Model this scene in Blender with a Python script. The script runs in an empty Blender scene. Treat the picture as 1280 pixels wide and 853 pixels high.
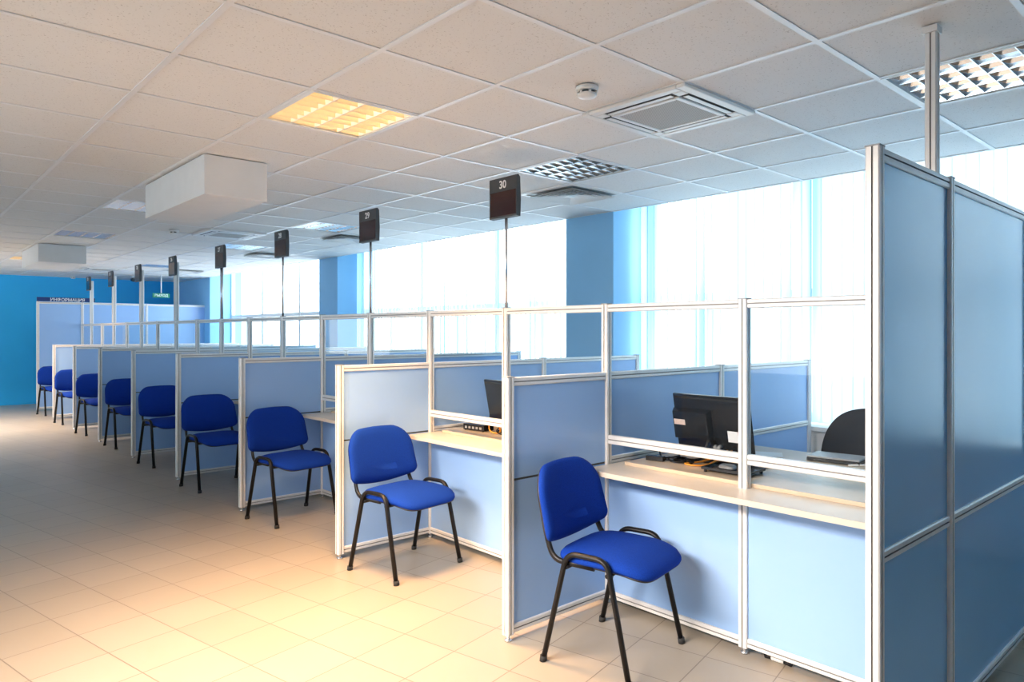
import bpy, bmesh, math, random
from mathutils import Vector, Matrix
random.seed(7)
PI = math.pi
sc = bpy.context.scene
COL = sc.collection

# ------------------------------------------------------------------ materials
def node_mat(name):
    m = bpy.data.materials.new(name); m.use_nodes = True
    nt = m.node_tree
    for n in list(nt.nodes): nt.nodes.remove(n)
    out = nt.nodes.new('ShaderNodeOutputMaterial')
    return m, nt, out

def pbr(name, col, rough=.5, metal=0., var=.06, scale=8., bump=0., bscale=200., spec=.5, emis=None, estr=0., coat=0., sheen=0.):
    m, nt, out = node_mat(name)
    b = nt.nodes.new('ShaderNodeBsdfPrincipled')
    tc = nt.nodes.new('ShaderNodeTexCoord')
    nz = nt.nodes.new('ShaderNodeTexNoise'); nz.inputs['Scale'].default_value = scale; nz.inputs['Detail'].default_value = 3
    nt.links.new(tc.outputs['Object'], nz.inputs['Vector'])
    cr = nt.nodes.new('ShaderNodeValToRGB')
    cr.color_ramp.elements[0].position = .3; cr.color_ramp.elements[1].position = .7
    cr.color_ramp.elements[0].color = [c*(1-var) for c in col]+[1]
    cr.color_ramp.elements[1].color = [min(1, c*(1+var)) for c in col]+[1]
    nt.links.new(nz.outputs['Fac'], cr.inputs['Fac'])
    nt.links.new(cr.outputs['Color'], b.inputs['Base Color'])
    b.inputs['Roughness'].default_value = rough; b.inputs['Metallic'].default_value = metal
    b.inputs['Specular IOR Level'].default_value = spec
    b.inputs['Coat Weight'].default_value = coat
    b.inputs['Sheen Weight'].default_value = sheen
    if emis:
        b.inputs['Emission Color'].default_value = list(emis)+[1]; b.inputs['Emission Strength'].default_value = estr
    if bump:
        n2 = nt.nodes.new('ShaderNodeTexNoise'); n2.inputs['Scale'].default_value = bscale
        nt.links.new(tc.outputs['Object'], n2.inputs['Vector'])
        bp = nt.nodes.new('ShaderNodeBump'); bp.inputs['Strength'].default_value = bump; bp.inputs['Distance'].default_value = .002
        nt.links.new(n2.outputs['Fac'], bp.inputs['Height']); nt.links.new(bp.outputs['Normal'], b.inputs['Normal'])
    nt.links.new(b.outputs['BSDF'], out.inputs['Surface'])
    return m

def glass_mat(name, tint=(.97,.985,.99), refl=1.0):
    m, nt, out = node_mat(name)
    tr = nt.nodes.new('ShaderNodeBsdfTransparent'); tr.inputs['Color'].default_value = list(tint)+[1]
    gl = nt.nodes.new('ShaderNodeBsdfGlossy'); gl.inputs['Roughness'].default_value = .02
    lw = nt.nodes.new('ShaderNodeLayerWeight'); lw.inputs['Blend'].default_value = .5
    pw = nt.nodes.new('ShaderNodeMath'); pw.operation = 'POWER'; pw.inputs[1].default_value = 5
    mu = nt.nodes.new('ShaderNodeMath'); mu.operation = 'MULTIPLY_ADD'; mu.inputs[1].default_value = .55*refl; mu.inputs[2].default_value = .022*refl
    mx = nt.nodes.new('ShaderNodeMixShader')
    nt.links.new(lw.outputs['Facing'], pw.inputs[0]); nt.links.new(pw.outputs[0], mu.inputs[0]); nt.links.new(mu.outputs[0], mx.inputs['Fac'])
    nt.links.new(tr.outputs[0], mx.inputs[1]); nt.links.new(gl.outputs[0], mx.inputs[2])
    nt.links.new(mx.outputs[0], out.inputs['Surface'])
    return m

def slat_mat(name):
    m, nt, out = node_mat(name)
    tc = nt.nodes.new('ShaderNodeTexCoord')
    nz = nt.nodes.new('ShaderNodeTexNoise'); nz.inputs['Scale'].default_value = 1.6; nz.inputs['Detail'].default_value = 1
    mp = nt.nodes.new('ShaderNodeMapping'); mp.inputs['Scale'].default_value = (1, 2.2, .12)
    nt.links.new(tc.outputs['Object'], mp.inputs['Vector']); nt.links.new(mp.outputs['Vector'], nz.inputs['Vector'])
    cr = nt.nodes.new('ShaderNodeValToRGB')
    cr.color_ramp.elements[0].position = .34; cr.color_ramp.elements[1].position = .52
    cr.color_ramp.elements[0].color = (.34, .60, .74, 1); cr.color_ramp.elements[1].color = (.80, .89, .93, 1)
    nt.links.new(nz.outputs['Fac'], cr.inputs['Fac'])
    d = nt.nodes.new('ShaderNodeBsdfDiffuse'); t = nt.nodes.new('ShaderNodeBsdfTranslucent')
    nt.links.new(cr.outputs['Color'], d.inputs['Color']); nt.links.new(cr.outputs['Color'], t.inputs['Color'])
    mx = nt.nodes.new('ShaderNodeMixShader'); mx.inputs['Fac'].default_value = .42
    nt.links.new(d.outputs[0], mx.inputs[1]); nt.links.new(t.outputs[0], mx.inputs[2])
    nt.links.new(mx.outputs[0], out.inputs['Surface'])
    return m

def floor_mat():
    m, nt, out = node_mat('floor_tiles')
    b = nt.nodes.new('ShaderNodeBsdfPrincipled')
    tc = nt.nodes.new('ShaderNodeTexCoord')
    mp = nt.nodes.new('ShaderNodeMapping'); mp.vector_type = 'TEXTURE'
    mp.inputs['Location'].default_value = (-1.138, 2.588, 0); mp.inputs['Rotation'].default_value = (0, 0, math.radians(11.6))
    br = nt.nodes.new('ShaderNodeTexBrick'); br.offset = 0; br.squash = 1
    br.inputs['Scale'].default_value = 1; br.inputs['Brick Width'].default_value = .3085; br.inputs['Row Height'].default_value = .3085
    br.inputs['Mortar Size'].default_value = .0028; br.inputs['Mortar Smooth'].default_value = .3; br.inputs['Bias'].default_value = 0
    br.inputs['Color1'].default_value = (.355, .300, .230, 1); br.inputs['Color2'].default_value = (.385, .330, .258, 1)
    br.inputs['Mortar'].default_value = (.20, .165, .125, 1)
    nz = nt.nodes.new('ShaderNodeTexNoise'); nz.inputs['Scale'].default_value = 3; nz.inputs['Detail'].default_value = 5
    mx = nt.nodes.new('ShaderNodeMix'); mx.data_type = 'RGBA'; mx.blend_type = 'MULTIPLY'; mx.inputs['Factor'].default_value = .25
    cr = nt.nodes.new('ShaderNodeValToRGB'); cr.color_ramp.elements[0].color = (.75, .75, .75, 1); cr.color_ramp.elements[1].color = (1, 1, 1, 1)
    nt.links.new(tc.outputs['Object'], mp.inputs['Vector']); nt.links.new(mp.outputs['Vector'], br.inputs['Vector'])
    nt.links.new(tc.outputs['Object'], nz.inputs['Vector']); nt.links.new(nz.outputs['Fac'], cr.inputs['Fac'])
    nt.links.new(br.outputs['Color'], mx.inputs['A']); nt.links.new(cr.outputs['Color'], mx.inputs['B'])
    nt.links.new(mx.outputs['Result'], b.inputs['Base Color'])
    b.inputs['Roughness'].default_value = .36
    bp = nt.nodes.new('ShaderNodeBump'); bp.inputs['Strength'].default_value = .25; bp.inputs['Distance'].default_value = .002; bp.invert = True
    nt.links.new(br.outputs['Fac'], bp.inputs['Height']); nt.links.new(bp.outputs['Normal'], b.inputs['Normal'])
    nt.links.new(b.outputs[0], out.inputs['Surface'])
    return m

def ceiling_mat():
    m, nt, out = node_mat('ceiling_tile')
    b = nt.nodes.new('ShaderNodeBsdfPrincipled')
    tc = nt.nodes.new('ShaderNodeTexCoord')
    n1 = nt.nodes.new('ShaderNodeTexNoise'); n1.inputs['Scale'].default_value = 130; n1.inputs['Detail'].default_value = 2
    cr = nt.nodes.new('ShaderNodeValToRGB')
    cr.color_ramp.elements[0].position = .30; cr.color_ramp.elements[0].color = (.56, .54, .52, 1)
    cr.color_ramp.elements[1].position = .36; cr.color_ramp.elements[1].color = (.80, .79, .775, 1)
    nt.links.new(tc.outputs['Object'], n1.inputs['Vector']); nt.links.new(n1.outputs['Fac'], cr.inputs['Fac'])
    nt.links.new(cr.outputs['Color'], b.inputs['Base Color'])
    n2 = nt.nodes.new('ShaderNodeTexNoise'); n2.inputs['Scale'].default_value = 260
    nt.links.new(tc.outputs['Object'], n2.inputs['Vector'])
    bp = nt.nodes.new('ShaderNodeBump'); bp.inputs['Strength'].default_value = .25; bp.inputs['Distance'].default_value = .002
    nt.links.new(n2.outputs['Fac'], bp.inputs['Height']); nt.links.new(bp.outputs['Normal'], b.inputs['Normal'])
    b.inputs['Roughness'].default_value = .85
    nt.links.new(b.outputs[0], out.inputs['Surface'])
    return m

def grille_mat():
    m, nt, out = node_mat('grille_mesh')
    b = nt.nodes.new('ShaderNodeBsdfPrincipled'); tc = nt.nodes.new('ShaderNodeTexCoord')
    ck = nt.nodes.new('ShaderNodeTexChecker'); ck.inputs['Scale'].default_value = 160
    ck.inputs['Color1'].default_value = (.50, .49, .46, 1); ck.inputs['Color2'].default_value = (.33, .32, .30, 1)
    nt.links.new(tc.outputs['Object'], ck.inputs['Vector']); nt.links.new(ck.outputs['Color'], b.inputs['Base Color'])
    b.inputs['Roughness'].default_value = .6
    nt.links.new(b.outputs[0], out.inputs['Surface'])
    return m

M = {}
M['alu'] = pbr('anodised_aluminium', (.82, .81, .79), .38, .15, .03, 30)
M['groove'] = pbr('dark_groove', (.30, .29, .28), .6, .2)
M['panel'] = pbr('blue_panel', (.32, .515, .84), .24, 0, .025, 1.5)
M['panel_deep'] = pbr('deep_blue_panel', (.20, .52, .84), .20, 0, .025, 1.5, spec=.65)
M['glass'] = glass_mat('clear_glass')
M['winglass'] = glass_mat('window_glass', (.96, .985, 1))
M['fabric'] = pbr('blue_fabric', (.004, .036, .28), .9, 0, .18, 260, .3, 900, .15)
M['tube'] = pbr('black_painted_tube', (.006, .006, .007), .42, 0, .1, spec=.3)
M['shell'] = pbr('black_plastic_shell', (.014, .014, .016), .5, 0, .1, 40, .1, 500)
M['black'] = pbr('black_gloss_plastic', (.012, .013, .016), .22, 0, .1)
M['darkgrey'] = pbr('dark_grey_plastic', (.055, .058, .062), .45, 0, .1)
M['display'] = pbr('dark_red_display', (.030, .008, .010), .2, 0, .15, 60)
M['white_text'] = pbr('white_lettering', (.85, .86, .86), .5, 0, .02)
M['desk'] = pbr('cream_laminate', (.70, .61, .50), .32, 0, .04, 4)
M['board'] = pbr('beech_laminate', (.60, .48, .35), .30, 0, .05, 5)
M['floor'] = floor_mat()
M['ceiling'] = ceiling_mat()
M['tbar'] = pbr('white_ceiling_grid', (.84, .84, .85), .4, .1, .02)
M['white'] = pbr('white_paint', (.80, .80, .79), .55, 0, .02)
M['whiteplastic'] = pbr('white_plastic', (.82, .82, .80), .35, 0, .02)
M['bluewall'] = pbr('bright_blue_wall', (.025, .50, .98), .6, 0, .03, 2)
M['column'] = pbr('blue_column_paint', (.29, .60, .90), .6, 0, .03, 2)
M['paleblue'] = pbr('pale_blue_wall', (.55, .70, .85), .7, 0, .03, 2)
M['slat'] = slat_mat('blind_slat')
M['louvre'] = pbr('mirror_louvre', (.86, .86, .87), .16, 1., .02)
M['louvre_lit'] = pbr('lamplit_louvre', (.90, .84, .78), .30, .25, .02)  # lit copy of the mirror louvre, lamp brightness painted into the long blades
M['louvre_lamp_tint'] = pbr('lamp_tinted_louvre', (.88, .72, .48), .28, .6, .05)  # warm lamp reflections painted as gold on the cross blades of lit fixtures
M['tube_on'] = pbr('lit_tube', (.9, .8, .6), .4, 0, .02, emis=(1, .72, .40), estr=22)
M['tube_off'] = pbr('unlit_tube', (.82, .82, .82), .35, 0, .02)
M['grille'] = grille_mat()
M['darkvoid'] = pbr('dark_void', (.06, .065, .07), .8)
M['steel'] = pbr('steel_pole', (.75, .76, .78), .25, .8, .02)
M['navy'] = pbr('navy_board', (.010, .035, .16), .4)
M['green'] = pbr('green_board', (.01, .24, .12), .4)
M['orange'] = pbr('orange_cable', (.85, .33, .03), .5)
M['paper'] = pbr('white_paper', (.84, .85, .86), .7, 0, .03, 12)
M['sticker'] = pbr('beige_sticker', (.75, .58, .50), .6, 0, .10, 60)
M['redink'] = pbr('red_ink', (.62, .10, .08), .6)
M['greyplastic'] = pbr('grey_plastic', (.36, .37, .38), .4)
M['cleargrey'] = glass_mat('clear_grey_plastic', (.55, .60, .66), 2.0)
M['mesh'] = pbr('black_mesh_fabric', (.010, .013, .020), .7, 0, .2, 300)
M['rubber'] = pbr('rubber_foot', (.02, .02, .02), .8)

# ------------------------------------------------------------------ mesh helpers
def box(bm, x0, x1, y0, y1, z0, z1, mat=0):
    v = [bm.verts.new(p) for p in ((x0,y0,z0),(x1,y0,z0),(x1,y1,z0),(x0,y1,z0),(x0,y0,z1),(x1,y0,z1),(x1,y1,z1),(x0,y1,z1))]
    for f in ((0,3,2,1),(4,5,6,7),(0,1,5,4),(1,2,6,5),(2,3,7,6),(3,0,4,7)):
        fc = bm.faces.new([v[i] for i in f]); fc.material_index = mat
    return v

def extrude_poly(bm, poly, axis, a0, a1, mats=None, smooth=False):
    """poly: list of (u,v); axis 'x': u->y v->z ; 'y': u->x v->z ; 'z': u->x v->y"""
    def pt(u, v, a):
        return {'x': (a,u,v), 'y': (u,a,v), 'z': (u,v,a)}[axis]
    A = [bm.verts.new(pt(u,v,a0)) for u,v in poly]; B = [bm.verts.new(pt(u,v,a1)) for u,v in poly]
    n = len(poly)
    for i in range(n):
        f = bm.faces.new((A[i],A[(i+1)%n],B[(i+1)%n],B[i]))
        if mats: f.material_index = mats[i]
        f.smooth = smooth
    for L in (A,B):
        try: bm.faces.new(L)
        except ValueError: pass

def grooved(cu, cv, wu, wv, gu=True, gv=True, g=.0028, d=.005):
    """closed profile of an aluminium section with grooves on its u-facing sides (gu) and v-facing sides (gv); returns points and per-edge material"""
    hu, hv, c = wu/2, wv/2, .004
    P = []; Mx = []
    def add(p, m=0): P.append((cu+p[0], cv+p[1])); Mx.append(m)
    add((-hu+c, -hv))
    if gv: add((-g,-hv),1); add((-g,-hv+d),1); add((g,-hv+d),1); add((g,-hv))
    add((hu-c,-hv)); add((hu,-hv+c))
    if gu: add((hu,-g),1); add((hu-d,-g),1); add((hu-d,g),1); add((hu,g))
    add((hu,hv-c)); add((hu-c,hv))
    if gv: add((g,hv),1); add((g,hv-d),1); add((-g,hv-d),1); add((-g,hv))
    add((-hu+c,hv)); add((-hu,hv-c))
    if gu: add((-hu,g),1); add((-hu+d,g),1); add((-hu+d,-g),1); add((-hu,-g))
    add((-hu,-hv+c))
    return P, Mx

def rail(bm, axis, a0, a1, cu, cv, wu=.034, wv=.04, gu=True, gv=False):
    P, Mx = grooved(cu, cv, wu, wv, gu, gv)
    extrude_poly(bm, P, axis, a0, a1, Mx)

def fillet(pts, r, n=5):
    pts = [Vector(p) for p in pts]; out = [pts[0]]
    for i in range(1, len(pts)-1):
        a, b, c = pts[i-1], pts[i], pts[i+1]
        u = (a-b); v = (c-b); rr = min(r, u.length*.45, v.length*.45)
        p0 = b+u.normalized()*rr; p1 = b+v.normalized()*rr
        for k in range(n+1):
            t = k/n; out.append((1-t)**2*p0+2*t*(1-t)*b+t*t*p1)
    out.append(pts[-1]); return out

def tube(bm, pts, r, seg=10, sx=1., mat=0):
    pts = [Vector(p) for p in pts]; rings = []
    t0 = (pts[1]-pts[0]).normalized()
    ref = Vector((0,0,1)) if abs(t0.z) < .9 else Vector((1,0,0))
    nrm = (ref - t0*ref.dot(t0)).normalized()
    for i, p in enumerate(pts):
        if i == 0: t = pts[1]-pts[0]
        elif i == len(pts)-1: t = pts[-1]-pts[-2]
        else: t = (pts[i+1]-pts[i]).normalized()+(pts[i]-pts[i-1]).normalized()
        t.normalize()
        nrm = (nrm - t*nrm.dot(t)).normalized(); bn = t.cross(nrm)
        rings.append([bm.verts.new(p+nrm*math.cos(2*PI*k/seg)*r*sx+bn*math.sin(2*PI*k/seg)*r) for k in range(seg)])
    for a, b in zip(rings, rings[1:]):
        for k in range(seg):
            f = bm.faces.new((a[k],a[(k+1)%seg],b[(k+1)%seg],b[k])); f.smooth = True; f.material_index = mat
    bm.faces.new(rings[0][::-1]).material_index = mat; bm.faces.new(rings[-1]).material_index = mat

def lathe(bm, prof, seg=24, c=(0,0,0), mat=0):
    rings = []
    for r, z in prof:
        rings.append([bm.verts.new((c[0]+r*math.cos(2*PI*k/seg), c[1]+r*math.sin(2*PI*k/seg), c[2]+z)) for k in range(seg)])
    for a, b in zip(rings, rings[1:]):
        for k in range(seg):
            f = bm.faces.new((a[k],a[(k+1)%seg],b[(k+1)%seg],b[k])); f.smooth = True; f.material_index = mat
    bm.faces.new(rings[0][::-1]).material_index = mat; bm.faces.new(rings[-1]).material_index = mat

def pad(bm, w, d, prof, n=4.0, N=48, shape=None, fn=None):
    """rounded cushion: superellipse outline w x d, prof list of (inset,z); first and last rings are capped"""
    rings = []
    for ins, z in prof:
        ring = []
        for k in range(N):
            a = 2*PI*k/N; ca, sa = math.cos(a), math.sin(a)
            x = math.copysign(abs(ca)**(2/n), ca); y = math.copysign(abs(sa)**(2/n), sa)
            X = x*(w/2-ins); Y = y*(d/2-ins)
            if shape: X, Y = shape(X, Y)
            p = Vector((X, Y, z))
            if fn: p = fn(p)
            ring.append(bm.verts.new(p))
        rings.append(ring)
    for a, b in zip(rings, rings[1:]):
        for k in range(N):
            f = bm.faces.new((a[k],a[(k+1)%N],b[(k+1)%N],b[k])); f.smooth = True
    for L, rev in ((rings[0], True), (rings[-1], False)):
        f = bm.faces.new(L[::-1] if rev else L); f.smooth = True

def pad2(bm, w, d, prof, fn):
    """backrest cushion: wide radius on the upper corners, small radius on the lower ones, bowed edges"""
    def outline(ins):
        hw, hd = w/2-ins, d/2-ins; out = []
        def corner(cx, cy, r, a0):
            for k in range(9):
                a = a0+PI/2*k/8; out.append((cx+r*math.cos(a), cy+r*math.sin(a)))
        rt = max(.012, .125-ins); rb = max(.010, .035-ins*.3)
        corner(hw-rt, hd-rt, rt, 0); 
        for k in range(1,8): out.append((hw-rt-(2*(hw-rt))*k/8, hd))
        corner(-hw+rt, hd-rt, rt, PI/2)
        for k in range(1,6): out.append((-hw, hd-rt-(2*hd-rt-rb)*k/6))
        corner(-hw+rb, -hd+rb, rb, PI)
        for k in range(1,8): out.append((-hw+rb+(2*(hw-rb))*k/8, -hd))
        corner(hw-rb, -hd+rb, rb, 1.5*PI)
        for k in range(1,6): out.append((hw, -hd+rb+(2*hd-rt-rb)*k/6))
        res = []
        for x, y in out:
            t_ = y/hd
            res.append((x*(1-.035*t_), y + (.022*(1-(x/hw)**2) if y > 0 else -.026*(1-(x/hw)**2))*abs(t_)))
        return res
    rings = [[bm.verts.new(fn(Vector((x,y,z)))) for x,y in outline(ins)] for ins,z in prof]
    N = len(rings[0])
    for a, b in zip(rings, rings[1:]):
        for k in range(N):
            f = bm.faces.new((a[k],a[(k+1)%N],b[(k+1)%N],b[k])); f.smooth = True
    bm.faces.new(rings[0][::-1]).smooth = True; bm.faces.new(rings[-1]).smooth = True

def new_bm(): return bmesh.new()

def mesh_obj(name, bm, mats, parent=None, bevel=0.):
    bmesh.ops.recalc_face_normals(bm, faces=bm.faces)
    me = bpy.data.meshes.new(name); bm.to_mesh(me); bm.free()
    if not isinstance(mats, (list, tuple)): mats = [mats]
    for m in mats: me.materials.append(m)
    o = bpy.data.objects.new(name, me); COL.objects.link(o)
    if parent is not None: o.parent = parent
    if bevel:
        md = o.modifiers.new('bevel', 'BEVEL'); md.width = bevel; md.segments = 2; md.limit_method = 'ANGLE'; md.angle_limit = .6
    return o

def thing(name, label, cat, loc=(0,0,0), rz=0., group=None):
    o = bpy.data.objects.new(name, None); o.empty_display_size = .1; COL.objects.link(o)
    o.location = loc; o.rotation_euler = (0,0,rz)
    o['label'] = label; o['category'] = cat
    if group: o['group'] = group
    return o

def tag(o, label, cat, group=None):
    o['label'] = label; o['category'] = cat
    if group: o['group'] = group
    return o

def struct(o):
    o['kind'] = 'structure'; return o

def dup(root, loc, rz=None, label=None):
    r = root.copy(); COL.objects.link(r); r.location = loc
    if rz is not None: r.rotation_euler = (0,0,rz)
    if label: r['label'] = label
    for ch in list(root.children):
        c = ch.copy(); COL.objects.link(c); c.parent = r
        for g in list(ch.children):
            d = g.copy(); COL.objects.link(d); d.parent = c
    return r

def text_mesh(name, body, size, mat, parent, matrix, depth=.0015, align='CENTER', bold=0.):
    cu = bpy.data.curves.new(name, 'FONT'); cu.body = body; cu.size = size
    cu.align_x = align; cu.align_y = 'CENTER'; cu.extrude = depth/2; cu.offset = bold
    t = bpy.data.objects.new(name+'_tmp', cu); COL.objects.link(t)
    dg = bpy.context.evaluated_depsgraph_get(); dg.update()
    me = bpy.data.meshes.new_from_object(t.evaluated_get(dg))
    bpy.data.objects.remove(t); bpy.data.curves.remove(cu)
    me.materials.clear(); me.materials.append(mat); me.name = name
    o = bpy.data.objects.new(name, me); COL.objects.link(o); o.parent = parent
    o.matrix_local = matrix
    return o

def box_obj(name, dims, mat, parent=None, bevel=0.):
    bm = new_bm(); box(bm, *dims); return mesh_obj(name, bm, mat, parent, bevel)

# ------------------------------------------------------------------ dimensions
HC = 2.5585                       # ceiling
GX, GY, T = -.7854, 1.59, .6      # ceiling grid origin
XW = 2.21                         # ceiling edge / column faces
XL, YN, YF = -5.6, -4.2, 16.0     # aisle wall, wall behind the camera, far wall
XS = 2.66                         # window plane
PITCH = 1.6
DH, GH, EH = 1.222, 1.58, 1.988   # low divider, glass screen, end panel heights
XD, XB = -.70, 2.31               # divider outer end / rear end
YINFO = 14.36

# ------------------------------------------------------------------ room
struct(box_obj('floor', (XL-.1, XS+.3, YN-.1, YF+.1, -.1, 0), M['floor']))
struct(box_obj('wall_far', (XL-.1, XS+.3, YF, YF+.1, 0, 2.9), M['bluewall']))
bm = new_bm()
FILL_OPENINGS = [(1.4,4.3),(12.6,15.6)]  # unseen openings added to bring fill daylight to the booths and far wall
box(bm, XL-.1, XL, YN, YF, 0, .9); box(bm, XL-.1, XL, YN, YF, 2.3, 2.9)
ys = [YN]+[v for w_ in FILL_OPENINGS for v in w_]+[YF]
for q in range(0, len(ys), 2): box(bm, XL-.1, XL, ys[q], ys[q+1], .9, 2.3)
struct(mesh_obj('wall_left', bm, M['paleblue']))
struct(box_obj('wall_near', (XL-.1, XS+.3, YN-.1, YN, 0, 2.9), M['bluewall']))

# fixture layout in ceiling cells (i along x, j along y)
LIGHTS = {(-1,1):'on', (-1,7):'off', (-1,11):'off', (-1,17):'on', (2,-3):'off', (2,1):'off', (2,7):'off', (2,11):'off', (2,17):'off'}
DIFFS = [(3,2),(3,8),(3,12),(3,18)]
ACS = [(1,-1),(1,9),(1,19)]
i0, i1 = -9, 5; j0, j1 = -10, 25
bm = new_bm()
for i in range(i0, i1):
    for j in range(j0, j1):
        if (i,j) in LIGHTS: continue
        x0, x1 = max(GX+T*i, XL), GX+T*(i+1); y0, y1 = max(GY+T*j, YN), min(GY+T*(j+1), YF)
        if x1 <= x0 or y1 <= y0: continue
        v = [bm.verts.new(p) for p in ((x0,y0,HC),(x0,y1,HC),(x1,y1,HC),(x1,y0,HC))]; bm.faces.new(v)
box(bm, XL-.1, XS+.3, YN-.1, YF+.1, 2.80, 2.9)
o = mesh_obj('ceiling', bm, M['ceiling']); struct(o)
bm = new_bm()
for i in range(i0, i1+1):
    x = GX+T*i
    if x < XL: continue
    box(bm, x-.012, x+.012, YN, YF, HC-.005, HC-.0005)
for j in range(j0, j1+1):
    y = GY+T*j
    if y < YN or y > YF: continue
    box(bm, XL, GX+T*i1, y-.0118, y+.0118, HC-.0046, HC-.0005)
o = mesh_obj('ceiling_grid', bm, M['tbar']); struct(o)
# ceiling edge fascia beside the blind recess
struct(box_obj('trim_1', (XW+.0, XW+.02, YN, YF, HC-.002, 2.80), M['white']))

# window wall: columns and bays
COLS = [(-1.87,-1.27),(3.39,3.99),(8.66,9.24),(14.03,16.0)]
for k,(a,b) in enumerate(COLS):
    o = box_obj('wall_column' if k < 3 else 'wall_window_end', (XW-.001, XS+.2, a, b, 0, 2.80), M['column']); struct(o)
struct(box_obj('wall_right', (XW, XS+.2, YN, -1.87, 0, 2.80), M['paleblue']))
bays = [(-1.27,3.39),(3.99,8.66),(9.24,14.03)]
for k,(a,b) in enumerate(bays):
    struct(box_obj('wall_sill_side', (2.44, XS+.2, a, b, 0, .68), M['white']))
    o = struct(box_obj('trim_%d' % (k+2), (2.37, XS+.1, a, b, .685, .72), M['whiteplastic'], None, .004))
    # window
    w = bpy.data.objects.new('window_%d' % (k+1), None); COL.objects.link(w); struct(w)
    n = 3; st = (b-a)/n
    bm = new_bm()
    box(bm, XS-.02, XS+.05, a, b, .72, .79); box(bm, XS-.02, XS+.05, a, b, 2.72, 2.80)
    for q in range(n+1):
        y = a+st*q; y0 = max(a, y-.035); y1 = min(b, y+.035)
        box(bm, XS-.019, XS+.049, y0, y1, .79, 2.72)
    box(bm, XS-.015, XS+.045, a, b, 1.72, 1.78)
    for q in range(n):
        y = a+st*(q+.5); box(bm, XS-.014, XS+.044, y-.022, y+.022, .79, 1.72)
    mesh_obj('window_frame', bm, M['whiteplastic'], w)
    for q in range(n):
        for z0, z1 in ((.79,1.72),(1.78,2.72)):
            box_obj('glass_pane', (XS+.012, XS+.018, a+st*q+.036, a+st*(q+1)-.036, z0+.002, z1-.002), M['winglass'], w)

# vertical blinds
def make_blind(y0, y1, seed, label, ang0, closed):
    rnd = random.Random(seed)
    t = thing('vertical_blind', label, 'blind', (2.52, (y0+y1)/2, .73), 0, 'vertical blinds at the windows')
    L = y1-y0
    bm = new_bm(); box(bm, -.02, .02, -L/2, L/2, 1.995, 2.03); mesh_obj('head_rail', bm, M['whiteplastic'], t)
    bm = new_bm()
    n = int(L/.078); yy = -L/2+.045
    a = ang0
    for k in range(n):
        a = .85*a+.15*ang0+rnd.uniform(-.12,.12)
        c = Vector((rnd.uniform(-.002,.002), yy, 0)); w = .0445
        N = 4; prev = None
        for s in range(N+1):
            u = -1+2*s/N; bow = .006*(1-u*u)
            px = c.x+math.sin(a)*u*w+math.cos(a)*bow; py = c.y+math.cos(a)*u*w-math.sin(a)*bow
            lo = bm.verts.new((px,py,.01)); hi = bm.verts.new((px,py,1.99))
            if prev:
                f = bm.faces.new((prev[0],lo,hi,prev[1])); f.smooth = True
            prev = (lo,hi)
        yy += .078
        if rnd.random() < closed: yy += .03
    mesh_obj('slats', bm, M['slat'], t)
    return t
BL = [(-1.25,.28,'white vertical blind on the window at the right edge, beyond the tall end panel',.35,.02),
      (.30,1.80,'white vertical blind behind the operator chair of the nearest booth',.30,.02),
      (1.82,3.37,'white vertical blind just right of the nearer blue column',.25,.05),
      (4.01,5.55,'white vertical blind just left of the nearer blue column, behind the number 30 sign',.5,.03),
      (5.57,7.10,'bluish white vertical blind midway between the two blue columns',.75,.06),
      (7.12,8.64,'pale vertical blind just right of the farther blue column, behind the number 29 pole',.65,.05)]
for k,(a,b,l,an,cl) in enumerate(BL): make_blind(a, b, 11+k, l, an, cl)

# ------------------------------------------------------------------ ceiling fixtures
def make_light(on):
    t = thing('ceiling_light', '', 'ceiling light', (0,0,HC), 0, 'square louvred lights set in the tile ceiling')
    h = .288
    bm = new_bm()
    for a in ((-h-.006,-h+.012,-h-.006,h+.006),(h-.012,h+.006,-h-.006,h+.006)): box(bm, a[0],a[1],a[2],a[3],-.007,.002)
    for a in ((-h+.012,h-.012,-h-.006,-h+.012),(-h+.012,h-.012,h-.012,h+.006)): box(bm, a[0],a[1],a[2],a[3],-.007,.002)
    mesh_obj('frame', bm, M['whiteplastic'], t)
    bm = new_bm()   # housing: open box above
    x = .297
    vs = [bm.verts.new(p) for p in ((-x,-x,.003),(x,-x,.003),(x,x,.003),(-x,x,.003),(-x,-x,.095),(x,-x,.095),(x,x,.095),(-x,x,.095))]
    for f in ((4,5,6,7),(0,1,5,4),(1,2,6,5),(2,3,7,6),(3,0,4,7)): bm.faces.new([vs[i] for i in f])
    mesh_obj('housing', bm, M['white'], t)
    p = h*2-.03
    for k in range(4):
        cx = -p/2+p/4*(k+.5); bm = new_bm()
        tube(bm, [(cx,-.265,.062),(cx,.265,.062)], .008, 8)
        mesh_obj('fluorescent_tube', bm, M['tube_on'] if on else M['tube_off'], t)
    bm = new_bm()   # louvre blades, V section with curved sides
    for k in range(5):
        cx = -p/2+p/4*k
        extrude_poly(bm, [(cx-.003,.0),(cx+.003,.0),(cx+.007,.02),(cx+.020,.046),(cx-.020,.046),(cx-.007,.02)], 'y', -h+.013, h-.013)
    for k in range(8):
        cy = -p/2+p/7*k
        poly = [(cy-.002,.001),(cy+.002,.001),(cy+.006,.018),(cy+.014,.040),(cy-.014,.040),(cy-.006,.018)]
        for q in range(4):
            xa = -p/2+p/4*q; xb = xa+p/4
            extrude_poly(bm, poly, 'x', xa+.003, xb-.003, [1]*6)
    mesh_obj('louvre', bm, [M['louvre_lit'], M['louvre_lamp_tint']] if on else [M['louvre'], M['louvre']], t)
    return t
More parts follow.
